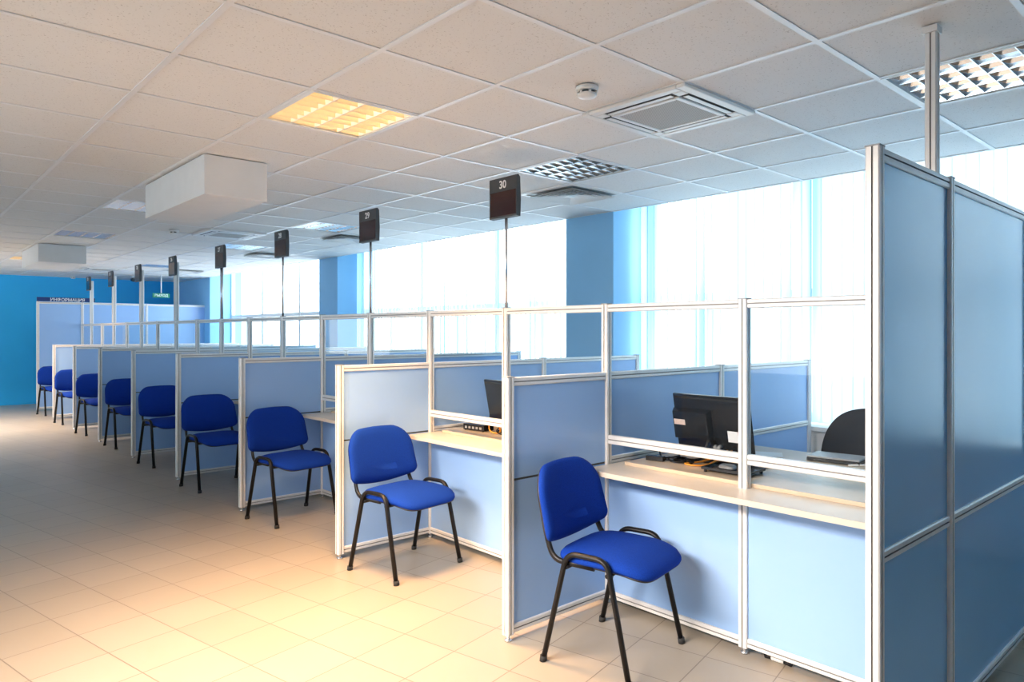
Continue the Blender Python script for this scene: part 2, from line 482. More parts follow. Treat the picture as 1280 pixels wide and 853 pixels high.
LL = {(-1,1):'lit warm louvred ceiling light, large one at upper left of centre', (-1,7):'unlit louvred ceiling light half hidden behind the nearer white box',
      (-1,11):'unlit louvred ceiling light between the two white boxes', (-1,17):'lit warm ceiling light past the farther white box at the left edge',
      (2,-3):'louvred ceiling light at the upper right corner, crossed by the white pole', (2,1):'unlit dark-celled louvred ceiling light above the number 30 sign',
      (2,7):'pale louvred ceiling light just left of the number 29 sign', (2,11):'small pale louvred ceiling light left of the number 28 sign',
      (2,17):'farthest louvred ceiling light, near the far blue wall'}
proto = {}
for (i,j),st in LIGHTS.items():
    loc = (GX+T*(i+.5), GY+T*(j+.5), HC)
    if st not in proto:
        proto[st] = make_light(st == 'on'); r = proto[st]; r.location = loc; r['label'] = LL[(i,j)]
    else: dup(proto[st], loc, None, LL[(i,j)])

def make_diffuser():
    t = thing('air_diffuser', '', 'air vent', (0,0,HC-.004), 0, 'square air diffusers near the windows')
    def ring(bm, r0, z0, r1, z1):
        A = [bm.verts.new((a*r0,b*r0,z0)) for a,b in ((-1,-1),(1,-1),(1,1),(-1,1))]
        B = [bm.verts.new((a*r1,b*r1,z1)) for a,b in ((-1,-1),(1,-1),(1,1),(-1,1))]
        for k in range(4): bm.faces.new((A[k],A[(k+1)%4],B[(k+1)%4],B[k]))
    bm = new_bm(); ring(bm, .295, 0, .295, -.004); ring(bm, .295, -.004, .262, -.006); ring(bm, .262, -.006, .262, .001); mesh_obj('frame', bm, M['whiteplastic'], t)
    bm = new_bm()
    for r in (.255, .205, .155, .105):
        ring(bm, r, -.030+(.255-r)*.05, r-.062, .000-.0005)
        ring(bm, r, -.030+(.255-r)*.05, r-.003, -.030+(.255-r)*.05)
    v = [bm.verts.new((a*.045,b*.045,-.022)) for a,b in ((-1,-1),(1,-1),(1,1),(-1,1))]; bm.faces.new(v)
    mesh_obj('louvre', bm, M['whiteplastic'], t)
    bm = new_bm(); v = [bm.verts.new((a*.262,b*.262,.0015)) for a,b in ((-1,-1),(1,-1),(1,1),(-1,1))]; bm.faces.new(v); mesh_obj('backing', bm, M['greyplastic'], t)
    return t
DL = ['square air diffuser just right of the number 30 sign', 'square air diffuser just left of the number 29 sign', 'square air diffuser just left of the number 28 sign', 'farthest square air diffuser, near the far blue wall']
d0 = make_diffuser()
for k,(i,j) in enumerate(DIFFS):
    loc = (GX+T*(i+.5), GY+T*(j+.5), HC-.004)
    if k == 0: d0.location = loc; d0['label'] = DL[0]
    else: dup(d0, loc, None, DL[k])

def make_ac():
    t = thing('ceiling_air_conditioner', '', 'air conditioner', (0,0,HC), 0, 'ceiling cassette air conditioners')
    h = .31
    bm = new_bm()
    # body plate built as frame pieces with the slot openings left open
    R = [(-h,h,-h,-.262),(-h,h,.262,h),(-h,-.262,-.262,.262),(.262,h,-.262,.262)]
    for r in R: box(bm, r[0],r[1],r[2],r[3],-.024,-.0051)
    # corner blocks between slots and inner frame
    for sx in (-1,1):
        for sy in (-1,1):
            xa, xb = sorted((sx*.205, sx*.262)); ya, yb = sorted((sy*.205, sy*.262))
            box(bm, xa,xb,ya,yb,-.024,-.006)
    for r in ((-.205,.205,-.205,-.175),(-.205,.205,.175,.205),(-.205,-.175,-.175,.175),(.175,.205,-.175,.175)): box(bm, r[0],r[1],r[2],r[3],-.027,-.006)
    mesh_obj('face_plate', bm, M['whiteplastic'], t, .006)
    bm = new_bm(); box(bm, -.174,.174,-.174,.174,-.024,-.008); mesh_obj('grille', bm, M['grille'], t)
    bm = new_bm()
    for r in ((-.262,-.205,-.205,.205),(.205,.262,-.205,.205),(-.205,.205,-.262,-.205),(-.205,.205,.205,.262)): box(bm, r[0],r[1],r[2],r[3],-.0195,-.0056)
    mesh_obj('slot_backing', bm, M['darkvoid'], t)
    for k in range(4):
        bm = new_bm()
        poly = [(.218,-.0235),(.221,-.0255),(.247,-.0255),(.248,-.0235)]
        if k < 2:
            s = 1 if k == 0 else -1
            extrude_poly(bm, [(s*a,b) for a,b in poly], 'y', -.19, .19)
        else:
            s = 1 if k == 2 else -1
            extrude_poly(bm, [(s*a,b) for a,b in poly], 'x', -.19, .19)
        mesh_obj('air_flap', bm, M['whiteplastic'], t)
    return t
AL = ['white cassette air conditioner beside the round smoke detector', 'white cassette air conditioner on the ceiling right of the nearer white box', 'farthest white cassette air conditioner, right of the farther white box']
a0 = make_ac()
for k,(i,j) in enumerate(ACS):
    loc = (GX+T*(i+.5), GY+T*(j+.5), HC)
    if k == 0: a0.location = loc; a0['label'] = AL[0]
    else: dup(a0, loc, None, AL[k])

def make_smoke():
    t = thing('smoke_detector', '', 'smoke detector', (0,0,HC-.006), 0, 'round smoke detectors')
    bm = new_bm(); lathe(bm, [(.052,0),(.052,-.012),(.050,-.020)], 28); mesh_obj('base', bm, M['whiteplastic'], t)
    bm = new_bm(); lathe(bm, [(.037,-.0205),(.037,-.031)], 20); mesh_obj('vent_ring', bm, M['darkvoid'], t)
    bm = new_bm(); lathe(bm, [(.044,-.0315),(.045,-.036),(.040,-.045),(.022,-.050),(.008,-.051)], 28)
    for k in range(6):
        a = k*PI/3; c = Vector((.041*math.cos(a), .041*math.sin(a), 0)); tube(bm, [c+Vector((0,0,-.019)), c+Vector((0,0,-.036))], .006, 6)
    mesh_obj('cap', bm, M['whiteplastic'], t)
    return t
s0 = make_smoke(); s0.location = (-.467, 1.32, HC-.006); s0['label'] = 'white round smoke detector beside the near air conditioner'
dup(s0, (-.447, 7.39, HC-.006), None, 'white round smoke detector beyond the nearer white ceiling box')
dup(s0, (.06, 15.55, HC-.006), None, 'white round detector at the far end of the ceiling, above the information board')

# boxed-in ducts hanging from the ceiling
def ceil_box(x0, x1, y0, y1, z, label):
    bm = new_bm(); box(bm, x0, x1, y0, y1, z, HC-.006); return tag(mesh_obj('ceiling_box', bm, M['white'], None, .003), label, 'ceiling box')
ceil_box(-1.35, -.945, 3.73, 5.03, 2.300, 'larger white rectangular box hanging from the ceiling, nearer of the two')
ceil_box(-1.36, -.83, 9.74, 11.05, 2.322, 'smaller looking white rectangular box under the ceiling near the far blue wall')

# security camera
t = thing('security_camera', 'small black security camera under the far ceiling between two number signs', 'camera', (.94, 14.7, HC-.006))
bm = new_bm(); lathe(bm, [(.03,0),(.03,-.01)], 16); tube(bm, [(0,0,-.01),(0,0,-.05)], .008, 8); mesh_obj('mount', bm, M['whiteplastic'], t)
bm = new_bm(); tube(bm, [(0,.05,-.07),(0,-.09,-.085)], .036, 14); mesh_obj('body', bm, M['black'], t)

# ceiling pole beside the tall end panel
t = thing('ceiling_pole', 'white square service pole rising from the tall end panel to the ceiling', 'pole', (0,.047,0))
bm = new_bm(); P, Mx = grooved(0,0,.04,.04); extrude_poly(bm, P, 'z', .002, HC-.03, Mx); mesh_obj('pole', bm, [M['alu'], M['groove']], t)
bm = new_bm(); box(bm, -.028,.028,-.024,.028,HC-.03,HC-.006); mesh_obj('ceiling_collar', bm, M['alu'], t)

# ------------------------------------------------------------------ partition system
AL2 = [M['alu'], M['groove']]
def post(parent, x, y, h, cap=True):
    bm = new_bm(); P, Mx = grooved(x, y, .042, .042); extrude_poly(bm, P, 'z', .03, h, Mx)
    p = mesh_obj('post', bm, AL2, parent)
    if cap:
        bm = new_bm(); box(bm, x-.0215,x+.0215,y-.0215,y+.0215,h,h+.005); mesh_obj('cap', bm, M['greyplastic'], p)
    bm = new_bm(); lathe(bm, [(.017,0),(.017,.008),(.007,.011),(.007,.030)], 12, (x,y,0)); mesh_obj('levelling_foot', bm, M['steel'], p)
    return p

def xrail(parent, name, x0, x1, y, z, h=.04):
    bm = new_bm(); rail(bm, 'x', x0, x1, y, z, .034, h); return mesh_obj(name, bm, AL2, parent)
def yrail(parent, name, y0, y1, x, z, h=.04):
    bm = new_bm(); rail(bm, 'y', y0, y1, x, z, .034, h); return mesh_obj(name, bm, AL2, parent)

def seg_x(t, x0, x1, h, mid, seam=False, pm='panel'):
    """one framed bay of blue panel along local x, rails and panels only"""
    xrail(t, 'top_rail', x0, x1, 0, h-.02)
    if seam: box_obj('panel_seam', (x0,x1,-.007,.007,mid-.005,mid+.005), M['darkgrey'], t)
    else: xrail(t, 'middle_rail', x0, x1, 0, mid)
    g = .005 if seam else .02
    xrail(t, 'bottom_rail', x0, x1, 0, .055)
    box_obj('upper_panel', (x0,x1,-.008,.008,mid+g,h-.04), M[pm], t)
    box_obj('lower_panel', (x0,x1,-.008,.008,.075,mid-g), M[pm], t)

def sname(k): return 'number %d' % (31-k)         # sign of booth k (k>=1)

# low dividers on the visitors' side
t = thing('booth_divider', '', 'partition', (0,0,0), 0, 'low blue dividers between the visitor booths')
post(t, XD, 0, DH); seg_x(t, XD+.022, -.023, DH, .745, True)
div0 = t
ORD = ['nearest','second nearest','third nearest','fourth nearest','fifth nearest','sixth nearest','seventh nearest','farthest']
for k in range(1, 9):
    lab = '%s low blue divider with aluminium frame standing out into the aisle' % ORD[k-1]
    if k == 1: div0.location = (0, PITCH, 0); div0['label'] = lab
    else: dup(div0, (0, PITCH*k, 0), None, lab)
# low dividers on the staff side
t = thing('staff_divider', '', 'partition', (0,0,0), 0, 'low blue dividers on the staff side of the glass')
xm = 1.105
seg_x(t, .023, xm-.022, DH, .755); seg_x(t, xm+.022, XB-.022, DH, .755)
post(t, xm, 0, DH); post(t, XB, 0, DH)
sd0 = t
for k in range(1, 9):
    lab = '%s long low blue divider behind the glass on the staff side' % ORD[k-1]
    if k == 1: sd0.location = (0, PITCH, 0); sd0['label'] = lab
    else: dup(sd0, (0, PITCH*k, 0), None, lab)

# tall end panel nearest the camera
t = thing('end_panel', 'tall blue end partition with aluminium frame at the right edge of the photo', 'partition', (0,0,0))
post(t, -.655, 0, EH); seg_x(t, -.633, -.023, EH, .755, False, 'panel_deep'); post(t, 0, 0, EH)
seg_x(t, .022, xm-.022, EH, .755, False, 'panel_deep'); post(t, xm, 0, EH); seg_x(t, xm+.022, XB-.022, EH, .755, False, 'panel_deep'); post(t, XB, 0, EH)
# tall end panel by the information desk
t = thing('end_panel', 'tall pale blue end partition under the information board at the far end', 'partition', (0,YINFO,0))
post(t, XD, 0, EH); seg_x(t, XD+.022, -.023, EH, .755); post(t, 0, 0, EH)
seg_x(t, .022, xm-.022, EH, .755); post(t, xm, 0, EH); seg_x(t, xm+.022, XB-.022, EH, .755); post(t, XB, 0, EH)

# glazed counter screens, one per 0.8 m bay; a post stands at the near end of every bay but the first
def make_screen(y0, y1, with_post):
    t = thing('counter_screen', '', 'glass screen', (0,0,0), 0, 'glazed aluminium screens along the counter')
    if with_post: post(t, 0, 0, GH)
    yrail(t, 'top_rail', y0, y1, 0, GH-.02)
    yrail(t, 'slot_rail', y0, y1, 0, .868, .046)
    yrail(t, 'bottom_rail', y0, y1, 0, .055)
    box_obj('glass_pane', (-.003,.003,y0,y1,.892,GH-.041), M['glass'], t)
    box_obj('lower_panel', (-.008,.008,y0,y1,.076,.712), M['panel'], t)
    # screw heads on the rails
    return t
def screen_label(j):
    b = j//2
    side = 'right' if j % 2 == 0 else 'left'
    if b == 0: where = 'nearest booth, %s' % ('beside the tall end panel' if j == 0 else 'in front of the black monitor')
    else: where = '%s bay of the booth with the %s sign' % (side, sname(b))
    return 'glass and blue panel counter screen, ' + where
scr_first = make_screen(.075, .777, False); scr_first['label'] = screen_label(0)
scr = make_screen(.022, .778, True)
for j in range(1, 18):
    y = .8*j
    if j == 17:
        last = make_screen(.022, .76-.022, True); last.location = (0, y, 0); last['label'] = screen_label(17)
    elif j == 1: scr.location = (0, y, 0); scr['label'] = screen_label(1)
    else: dup(scr, (0, y, 0), None, screen_label(j))

# visitor shelves
def make_shelf(y0, y1, yp):
    bm = new_bm(); r = .03; xf = -.207; z0, z1 = .714, .738
    poly = [(-.0225,y0),(-.0225,y1)]
    for k in range(6):
        a = PI/2+PI/2*k/5; poly.append((xf+r+r*math.cos(a), y1-r+r*math.sin(a)))
    for k in range(6):
        a = PI+PI/2*k/5; poly.append((xf+r+r*math.cos(a), y0+r+r*math.sin(a)))
    extrude_poly(bm, poly, 'z', z0, z1)
    box(bm, -.0225, .0225, y0, yp-.0225, z0, z1); box(bm, -.0225, .0225, yp+.0225, y1, z0, z1)
    box(bm, .0225, .16, y0, y1, z0, z1)
    return mesh_obj('counter_shelf', bm, M['desk'])
CG = 'cream shelves at the visitor counters'
for k in range(9):
    y0 = PITCH*k+(.07 if k == 0 else .026); y1 = PITCH*(k+1)-.026 - (.05 if k == 8 else 0)
    if k == 0: lab = 'cream laminate counter shelf in the nearest booth, under the glass'
    else: lab = 'cream laminate counter shelf of the booth with the %s sign' % sname(k)
    tag(make_shelf(y0, y1, PITCH*k+.8), lab, 'counter shelf', CG)

# staff desks behind the glass
def make_staff_desk():
    t = thing('staff_desk', '', 'desk', (0,0,0), 0, 'staff desks behind the glass')
    box_obj('desktop', (.0265, 1.02, .085, 1.50, .7385, .7565), M['board'], t, .0015)
    for y in (.12, 1.46):
        box_obj('side_panel', (.30, .95, y-.012, y+.012, .002, .738), M['board'], t)
    return t
sdk = make_staff_desk(); sdk['label'] = 'beech staff desk of the nearest booth, holding the monitor and cables'
for k in range(1, 4): dup(sdk, (0,PITCH*k,0), None, 'beech staff desk behind the glass of the booth with the %s sign' % sname(k))

# ------------------------------------------------------------------ visitor chairs
def make_chair():
    t = thing('visitor_chair', '', 'chair', (0,0,0), 0, 'blue fabric visitor chairs in the booths')
    for s in (-1, 1):
        bm = new_bm()
        pts = fillet([(s*.262,-.212,0),(s*.247,-.100,.488),(s*.247,.095,.488),(s*.262,.205,0)], .055, 7)
        tube(bm, pts, .0115, 10, 1.25)
        leg = mesh_obj('side_frame', bm, M['tube'], t)
        for y in (-.212,.205):
            bm = new_bm(); tube(bm, [(s*.262,y,0),(s*.261,y*.985,.025)], .0155, 10, 1.15); mesh_obj('leg_tip', bm, M['rubber'], leg)
    bm = new_bm()
    for y, z in ((-.105,.425),(.095,.425)):
        tube(bm, [(-.248,y,z),(.248,y,z)], .010, 8)
    for s in (-1, 1): tube(bm, [(s*.15,-.105,.428),(s*.15,.15,.428)], .009, 8)
    mesh_obj('under_frame', bm, M['tube'], t)
    for s in (-1, 1):
        bm = new_bm()
        tube(bm, fillet([(s*.222,.02,.437),(s*.222,-.185,.437),(s*.214,-.228,.545),(s*.207,-.262,.70)], .085, 7), .0105, 10, 1.25)
        mesh_obj('back_post', bm, M['tube'], t)
    # seat: pan and cushion
    def seat_shape(x, y): return x*(1-.06*(y/.21 if y > 0 else y/.42*.4)), y
    def seat_fn(p):
        return Vector((p.x, p.y+.035, p.z - (max(0, p.y-.04)**2)*1.25 - abs(p.x)**3*.6))
    bm = new_bm(); pad(bm, .458, .435, [(.03,.4385),(.004,.441),(.002,.449)], 5.5, 48, seat_shape, seat_fn); mesh_obj('seat_pan', bm, M['shell'], t)
    bm = new_bm(); pad(bm, .468, .446, [(.004,.449),(.0,.458),(.001,.468),(.010,.479),(.035,.487),(.09,.493),(.15,.495)], 4.8, 56, seat_shape, seat_fn); mesh_obj('seat', bm, M['fabric'], t)
    # backrest
    R = Matrix.Rotation(math.radians(90-14), 4, 'X')
    def back_shape(x, y):
        return x*(1-.07*max(0,-y/.15)+.0*y), y - .16*x*x*(1 if y < 0 else -0.0)*-1*.9
    def back_fn(z0):
        def fn(p):
            q = Vector((p.x, p.y, -p.z + (p.x*p.x)*-.75))
            q = R @ Vector((q.x, q.y, -q.z))
            return Vector((q.x, q.y-.272, q.z+.688))
        return fn
    # pad local: x across, y up the back, z toward the sitter
    def bfn(p):
        z = p.z + .70*p.x*p.x
        y = p.y
        up = Vector((0,-math.sin(math.radians(13)),math.cos(math.radians(13)))); fw = Vector((0,math.cos(math.radians(13)),math.sin(math.radians(13))))
        return Vector((p.x,0,0))+up*y+fw*z+Vector((0,-.288,.656))
    def bshape(x, y):
        # large round upper corners, square lower corners, sides opening slightly downward
        t_ = max(-1, min(1, y/.165))
        if y < 0:
            y = -.165*abs(t_)**.55*(1-.9*x*x) if abs(x) < .2 else y*(1-.9*x*x)
        x = x*(1.0-.045*t_)
        return x, y
    bm = new_bm(); pad2(bm, .508, .296, [(.05,-.002),(.012,.002),(.003,.008),(.001,.016)], bfn); mesh_obj('backrest_shell', bm, M['shell'], t)
    bm = new_bm(); pad2(bm, .516, .304, [(.002,.016),(.0,.024),(.004,.036),(.018,.047),(.05,.053),(.10,.056)], bfn); back = mesh_obj('backrest', bm, M['fabric'], t)
    bm = new_bm(); v = [Vector((-0.264,-.240,.562)),Vector((-0.264,-.208,.570)),Vector((-0.262,-.204,.546)),Vector((-0.262,-.236,.538))]
    bm.faces.new([bm.verts.new(p) for p in v]); bmesh.ops.solidify(bm, geom=bm.faces[:], thickness=.001); mesh_obj('fabric_tag', bm, M['white_text'], back)
    return t
def ang(dx, dy): return math.atan2(dy, dx)-PI/2
CH = [(-.420,1.195,.20,-.98),(-.467,2.797,.065,-.415),(-.475,4.362,.057,-.407),(-.495,5.888,.030,-.417),(-.47,7.41,.054,-.48),(-.455,9.01,.036,-.44),(-.49,10.52,.05,-.40),(-.50,12.07,.04,-.40),(-.50,13.62,.06,-.40)]
CHL = ['blue fabric chair with black legs in the nearest booth, turned toward the counter', 'second nearest blue fabric chair, in the booth with the number 30 sign',
 'third nearest blue fabric chair, in the booth with the number 29 sign', 'fourth nearest blue fabric chair, partly behind the third divider',
 'fifth nearest blue fabric chair, right half hidden by the fourth divider', 'sixth nearest blue fabric chair, right side hidden by the fifth divider',
 'seventh nearest blue fabric chair, cut off by the sixth divider', 'eighth nearest blue fabric chair, cut off by the seventh divider', 'farthest blue fabric chair, in front of the far tall end panel']
c0 = make_chair()
for k,(x,y,dx,dy) in enumerate(CH):
    if k == 0: c0.location = (x,y,0); c0.rotation_euler = (0,0,ang(dx,dy)); c0['label'] = CHL[0]
    else: dup(c0, (x,y,0), ang(dx,dy), CHL[k])

# ------------------------------------------------------------------ number signs on poles
SA = PI/2          # direction of the sign's width
for k in range(8):
    num = 30-k
    y = PITCH*(k+1)+.8
    zb = 2.135+.006*k
    lab = 'dark number sign %d on a %s pole' % (num, 'thin' if k < 4 else 'thick white')
    lab += ['', '', '', '', ', right of the hanging green sign', ', left of the hanging green sign', ', second from the far end', ', farthest of all'][k]
    t = thing('number_sign', lab, 'sign', (0,y,GH+.006), 0, 'number signs on poles along the counter')
    z0 = zb-GH-.006
    bm = new_bm()
    if k < 3: tube(bm, [(0,0,0),(0,0,z0)], .0095, 12)
    elif k == 3: tube(bm, [(0,0,0),(0,0,z0)], .017, 12)
    else:
        P, Mx = grooved(0,0,.054,.054); extrude_poly(bm, P, 'z', 0, z0+.17, Mx)
    mesh_obj('pole', bm, [M['steel'] if k < 4 else M['whiteplastic'], M['groove']], t)
    # housing: local frame u (width), n (outward to the aisle), z
    off = .0 if k < 4 else .030
    ux, uy = math.cos(SA), math.sin(SA); nx, ny = -uy, ux          # normal pointing to the aisle
    if nx > 0: nx, ny = -nx, -ny
    R = Matrix(((ux,nx,0,nx*off),(uy,ny,0,ny*off),(0,0,1,z0),(0,0,0,1)))
    h = .125
    bm = new_bm()
    # side profile (n,z): flat front, bulging back
    prof = [(.030,0),(.030,.245),(.014,.249),(-.0,.235),(-.003,.17),(-.006,.10),(-.003,.02),(-.002,-.003)] if k < 4 else [(.030,0),(.030,.245),(.014,.249),(.004,.235),(.001,.17),(.001,.10),(.001,.02),(.006,-.003)]
    A = [bm.verts.new((-h,n,z)) for n,z in prof]; B = [bm.verts.new((h,n,z)) for n,z in prof]
    for q in range(len(prof)): bm.faces.new((A[q],A[(q+1)%len(prof)],B[(q+1)%len(prof)],B[q]))
    bm.faces.new(A); bm.faces.new(B[::-1])
    hs = mesh_obj('housing', bm, M['darkgrey'], t); hs.matrix_local = R
    bm = new_bm(); box(bm, -h+.006,h-.010,.0295,.0312,.012,.160); dsp = mesh_obj('display', bm, M['display'], t); dsp.matrix_local = R
    # digits face the aisle (+n); text x axis must read left to right for a viewer in the aisle
    rx = Vector((-ux,-uy,0)) if (Vector((-ux,-uy,0)).cross(Vector((0,0,1)))).dot(Vector((nx,ny,0))) > 0 else Vector((ux,uy,0))
    nn = Vector((nx,ny,0)); pos = nn*(.0308+off)+Vector((0,0,z0+.200))
    TM = Matrix(((rx.x,0,nn.x,pos.x),(rx.y,0,nn.y,pos.y),(0,1,0,pos.z),(0,0,0,1)))
    text_mesh('digits', str(num), .066, M['white_text'], t, TM, .002, bold=.0012)

# information board and exit sign
t = thing('information_board', 'navy board with white lettering on top of the far end panel', 'sign', (0,YINFO,EH+.006))
bm = new_bm(); box(bm, XD-.02, .20, -.03, -.005, .0, .075); mesh_obj('board', bm, M['navy'], t)
text_mesh('lettering', 'ИНФОРМАЦИЯ', .075, M['white_text'], t, Matrix(((1,0,0,-.24),(0,0,-1,-.0312),(0,1,0,.030),(0,0,0,1))), .002, bold=.001)
t = thing('exit_sign', 'small green hanging sign with white lettering near the far wall', 'sign', (1.30,14.1,2.11))
bm = new_bm(); box(bm, -.155,.155,-.012,.012,0,.085); mesh_obj('board', bm, M['green'], t)
bm = new_bm(); tube(bm, [(0,0,.085),(0,0,HC-2.11-.006)], .010, 8); mesh_obj('hanger', bm, M['whiteplastic'], t)
text_mesh('lettering', 'ВЫХОД', .065, M['white_text'], t, Matrix(((1,0,0,0),(0,0,-1,-.0132),(0,1,0,.042),(0,0,0,1))), .002, bold=.001)

# ------------------------------------------------------------------ things on the staff desks
ZD = .757
def make_monitor():
    t = thing('monitor', '', 'monitor', (0,0,0), 0, 'black monitors seen from behind')
    # local: y across (width), back faces -x, tilted: top toward -x
    W, H, D = .455, .325, .030
    a = math.radians(11.5)
    up = Vector((-math.sin(a),0,math.cos(a))); nb = Vector((-math.cos(a),0,-math.sin(a)))   # nb: out of the back
    def pt(y, z, n): return Vector((0,y,0))+up*z+nb*n
    def slab(bm, y0,y1,z0,z1,n0,n1,taper=0):
        vs = [bm.verts.new(pt(*p)) for p in ((y0,z0,n0),(y1,z0,n0),(y1,z1,n0),(y0,z1,n0),(y0+taper,z0+taper,n1),(y1-taper,z0+taper,n1),(y1-taper,z1-taper,n1),(y0+taper,z1-taper,n1))]
        for f in ((0,3,2,1),(4,5,6,7),(0,1,5,4),(1,2,6,5),(2,3,7,6),(3,0,4,7)): bm.faces.new([vs[i] for i in f])
    bm = new_bm(); slab(bm,-W/2,W/2,0,H,0,.016); slab(bm,-W/2+.012,W/2-.012,.012,H-.012,.0165,.026,.01); mesh_obj('case', bm, M['black'], t, .002)
    bm = new_bm(); slab(bm,-W/2+.014,W/2-.014,.016,H-.014,-.0015,-.0003); mesh_obj('screen', bm, M['darkgrey'], t)
    bm = new_bm(); slab(bm,-.01,W/2-.004,.075,H-.075,.0265,.062,.012); hb = mesh_obj('rear_housing', bm, M['black'], t, .003)
    bm = new_bm(); slab(bm,.005,W/2-.02,H-.0875,H-.0865,.0265,.045); mesh_obj('vent_ledge', bm, M['greyplastic'], hb)
    bm = new_bm(); slab(bm,.135,.205,.165,.195,.0505+.012,.0632); mesh_obj('sticker', bm, M['sticker'], t)
    bm = new_bm(); slab(bm,-.155,-.095,.085,.145,.0262,.0272); st = mesh_obj('sticker', bm, M['paper'], t)
    bm = new_bm(); slab(bm,-.165,-.1555,.085,.145,.0262,.0274); mesh_obj('sticker_edge', bm, M['redink'], st)
    for y in (-.045,-.02): 
        bm = new_bm(); tube(bm, [pt(y,.055,.026), pt(y,.050,.055)], .010, 8); mesh_obj('cable_plug', bm, M['greyplastic'], t)
    # stand
    bm = new_bm(); tube(bm, fillet([pt(.0,.10,.026), pt(0,.05,.07), (-.10,0,.0)], .03), .018, 10, 2.0); mesh_obj('stand_neck', bm, M['black'], t)
    return t
mon = make_monitor(); mon.location = (.475, 1.232, .780); mon['label'] = 'black monitor seen from behind with two stickers, in the nearest booth'
bm = new_bm(); pad(bm, .30, .34, [(.004,0),(0,.003),(.002,.010),(.02,.013)], 5, 40); o = mesh_obj('stand_base', bm, M['black'], mon); o.location = (-.035,-.16,ZD-.780+.0005)
m2 = dup(mon, (.41, 2.785, .780), None, 'dark monitor partly behind the post under the number 30 sign')
for ch in list(m2.children):
    if ch.name.startswith(('rear_housing','sticker','cable_plug')):
        for g in list(ch.children): bpy.data.objects.remove(g)
        bpy.data.objects.remove(ch)

def cable(pts, r, mat, name, label, fil=.04):
    bm = new_bm(); tube(bm, fillet(pts, fil, 6), r, 8); return tag(mesh_obj(name, bm, mat), label, 'cable')
rnd = random.Random(3)
def tangle(cx, cy, w, d, n, z0, seed):
    r = random.Random(seed); return [(cx+r.uniform(-w,w), cy+r.uniform(-d,d), z0+r.uniform(0,.028)) for _ in range(n)]
cable([(.30,1.47,ZD+.05),(.26,1.45,ZD+.030),(.215,1.40,ZD+.006)]+tangle(.20,1.27,.05,.08,13,ZD+.006,5)+[(.30,1.20,ZD+.012),(.40,1.20,ZD+.02)], .0045, M['tube'], 'power_cable', 'tangled black power cable on the nearest staff desk')
cable([(.20,1.38,ZD+.006)]+tangle(.21,1.27,.05,.08,9,ZD+.006,9)+[(.33,1.24,ZD+.012),(.41,1.24,ZD+.015)], .0035, M['tube'], 'signal_cable', 'thin black signal cable looped under the nearest monitor')
cable([(.41,1.13,ZD+.06),(.32,1.11,ZD+.035),(.21,1.13,ZD+.006),(.165,1.19,ZD+.006),(.185,1.25,ZD+.006),(.24,1.18,ZD+.014),(.34,1.13,ZD+.04),(.42,1.11,ZD+.06)], .0045, M['orange'], 'network_cable', 'orange network cable looped on the nearest staff desk')
t = thing('power_adapter', 'small black power adapter lying among cables on the nearest staff desk', 'adapter', (.165,1.405,ZD), .2)
bm = new_bm(); box(bm, -.016,.016,-.05,.05,.0005,.026); mesh_obj('body', bm, M['black'], t, .004)
# flat black tray with a pale device on it
t = thing('document_tray', 'flat black tray under the nearest monitor beside the middle post', 'tray', (.31,.965,ZD), .05)
bm = new_bm(); box(bm, -.09,.09,-.12,.12,.0135,.0175)
for a in ((-.09,-.087,-.12,.12),(.087,.09,-.12,.12),(-.087,.087,-.12,-.117),(-.087,.087,.117,.12)): box(bm, a[0],a[1],a[2],a[3],.0176,.026)
for sx in (-1,1):
    for sy in (-1,1): lathe(bm, [(.008,.0004),(.008,.0134)], 8, (sx*.075,sy*.105,0))
mesh_obj('tray', bm, M['black'], t)
tag(t, t['label'], 'tray')
t.location = (.185,.965,ZD)
bm = new_bm(); pad(bm, .055, .085, [(.004,0),(0,.004),(.002,.014),(.012,.020)], 3, 30); o = mesh_obj('computer_mouse', bm, M['greyplastic']); o.location = (.17,.985,ZD+.0182); tag(o, 'light grey computer mouse lying in the black tray', 'mouse')
# closed laptop and pen on the near part of the desk
t = thing('laptop', 'closed grey laptop on the nearest staff desk in front of the operator chair', 'laptop', (.865,.76,ZD+.0005), .12)
bm = new_bm(); box(bm, -.085,.085,-.13,.13,0,.018); mesh_obj('base', bm, M['black'], t, .003)
bm = new_bm(); box(bm, -.085,.085,-.13,.13,.0185,.028); mesh_obj('lid', bm, M['greyplastic'], t, .003)
bm = new_bm(); tube(bm, [(.76,.66,ZD+.005),(.88,.555,ZD+.005)], .0045, 8); tag(mesh_obj('pen', bm, M['whiteplastic']), 'white pen lying beside the closed laptop', 'pen')
PP = [(.60,1.10,.2,0),(.66,1.28,-.25,1),(.75,1.12,.5,2)]
PL = ['white paper sheet nearest the glass on the nearest staff desk', 'white paper sheet lying by the divider on the nearest staff desk', 'white paper sheet farthest from the glass on the nearest staff desk']
for x,y,a,k in PP:
    bm = new_bm(); box(bm, -.075,.075,-.105,.105,0,.0012); o = mesh_obj('paper_sheet', bm, M['paper']); o.location = (x,y,ZD+.0008+.0016*k); o.rotation_euler = (0,0,a); tag(o, PL[k], 'paper', 'papers on the nearest staff desk')
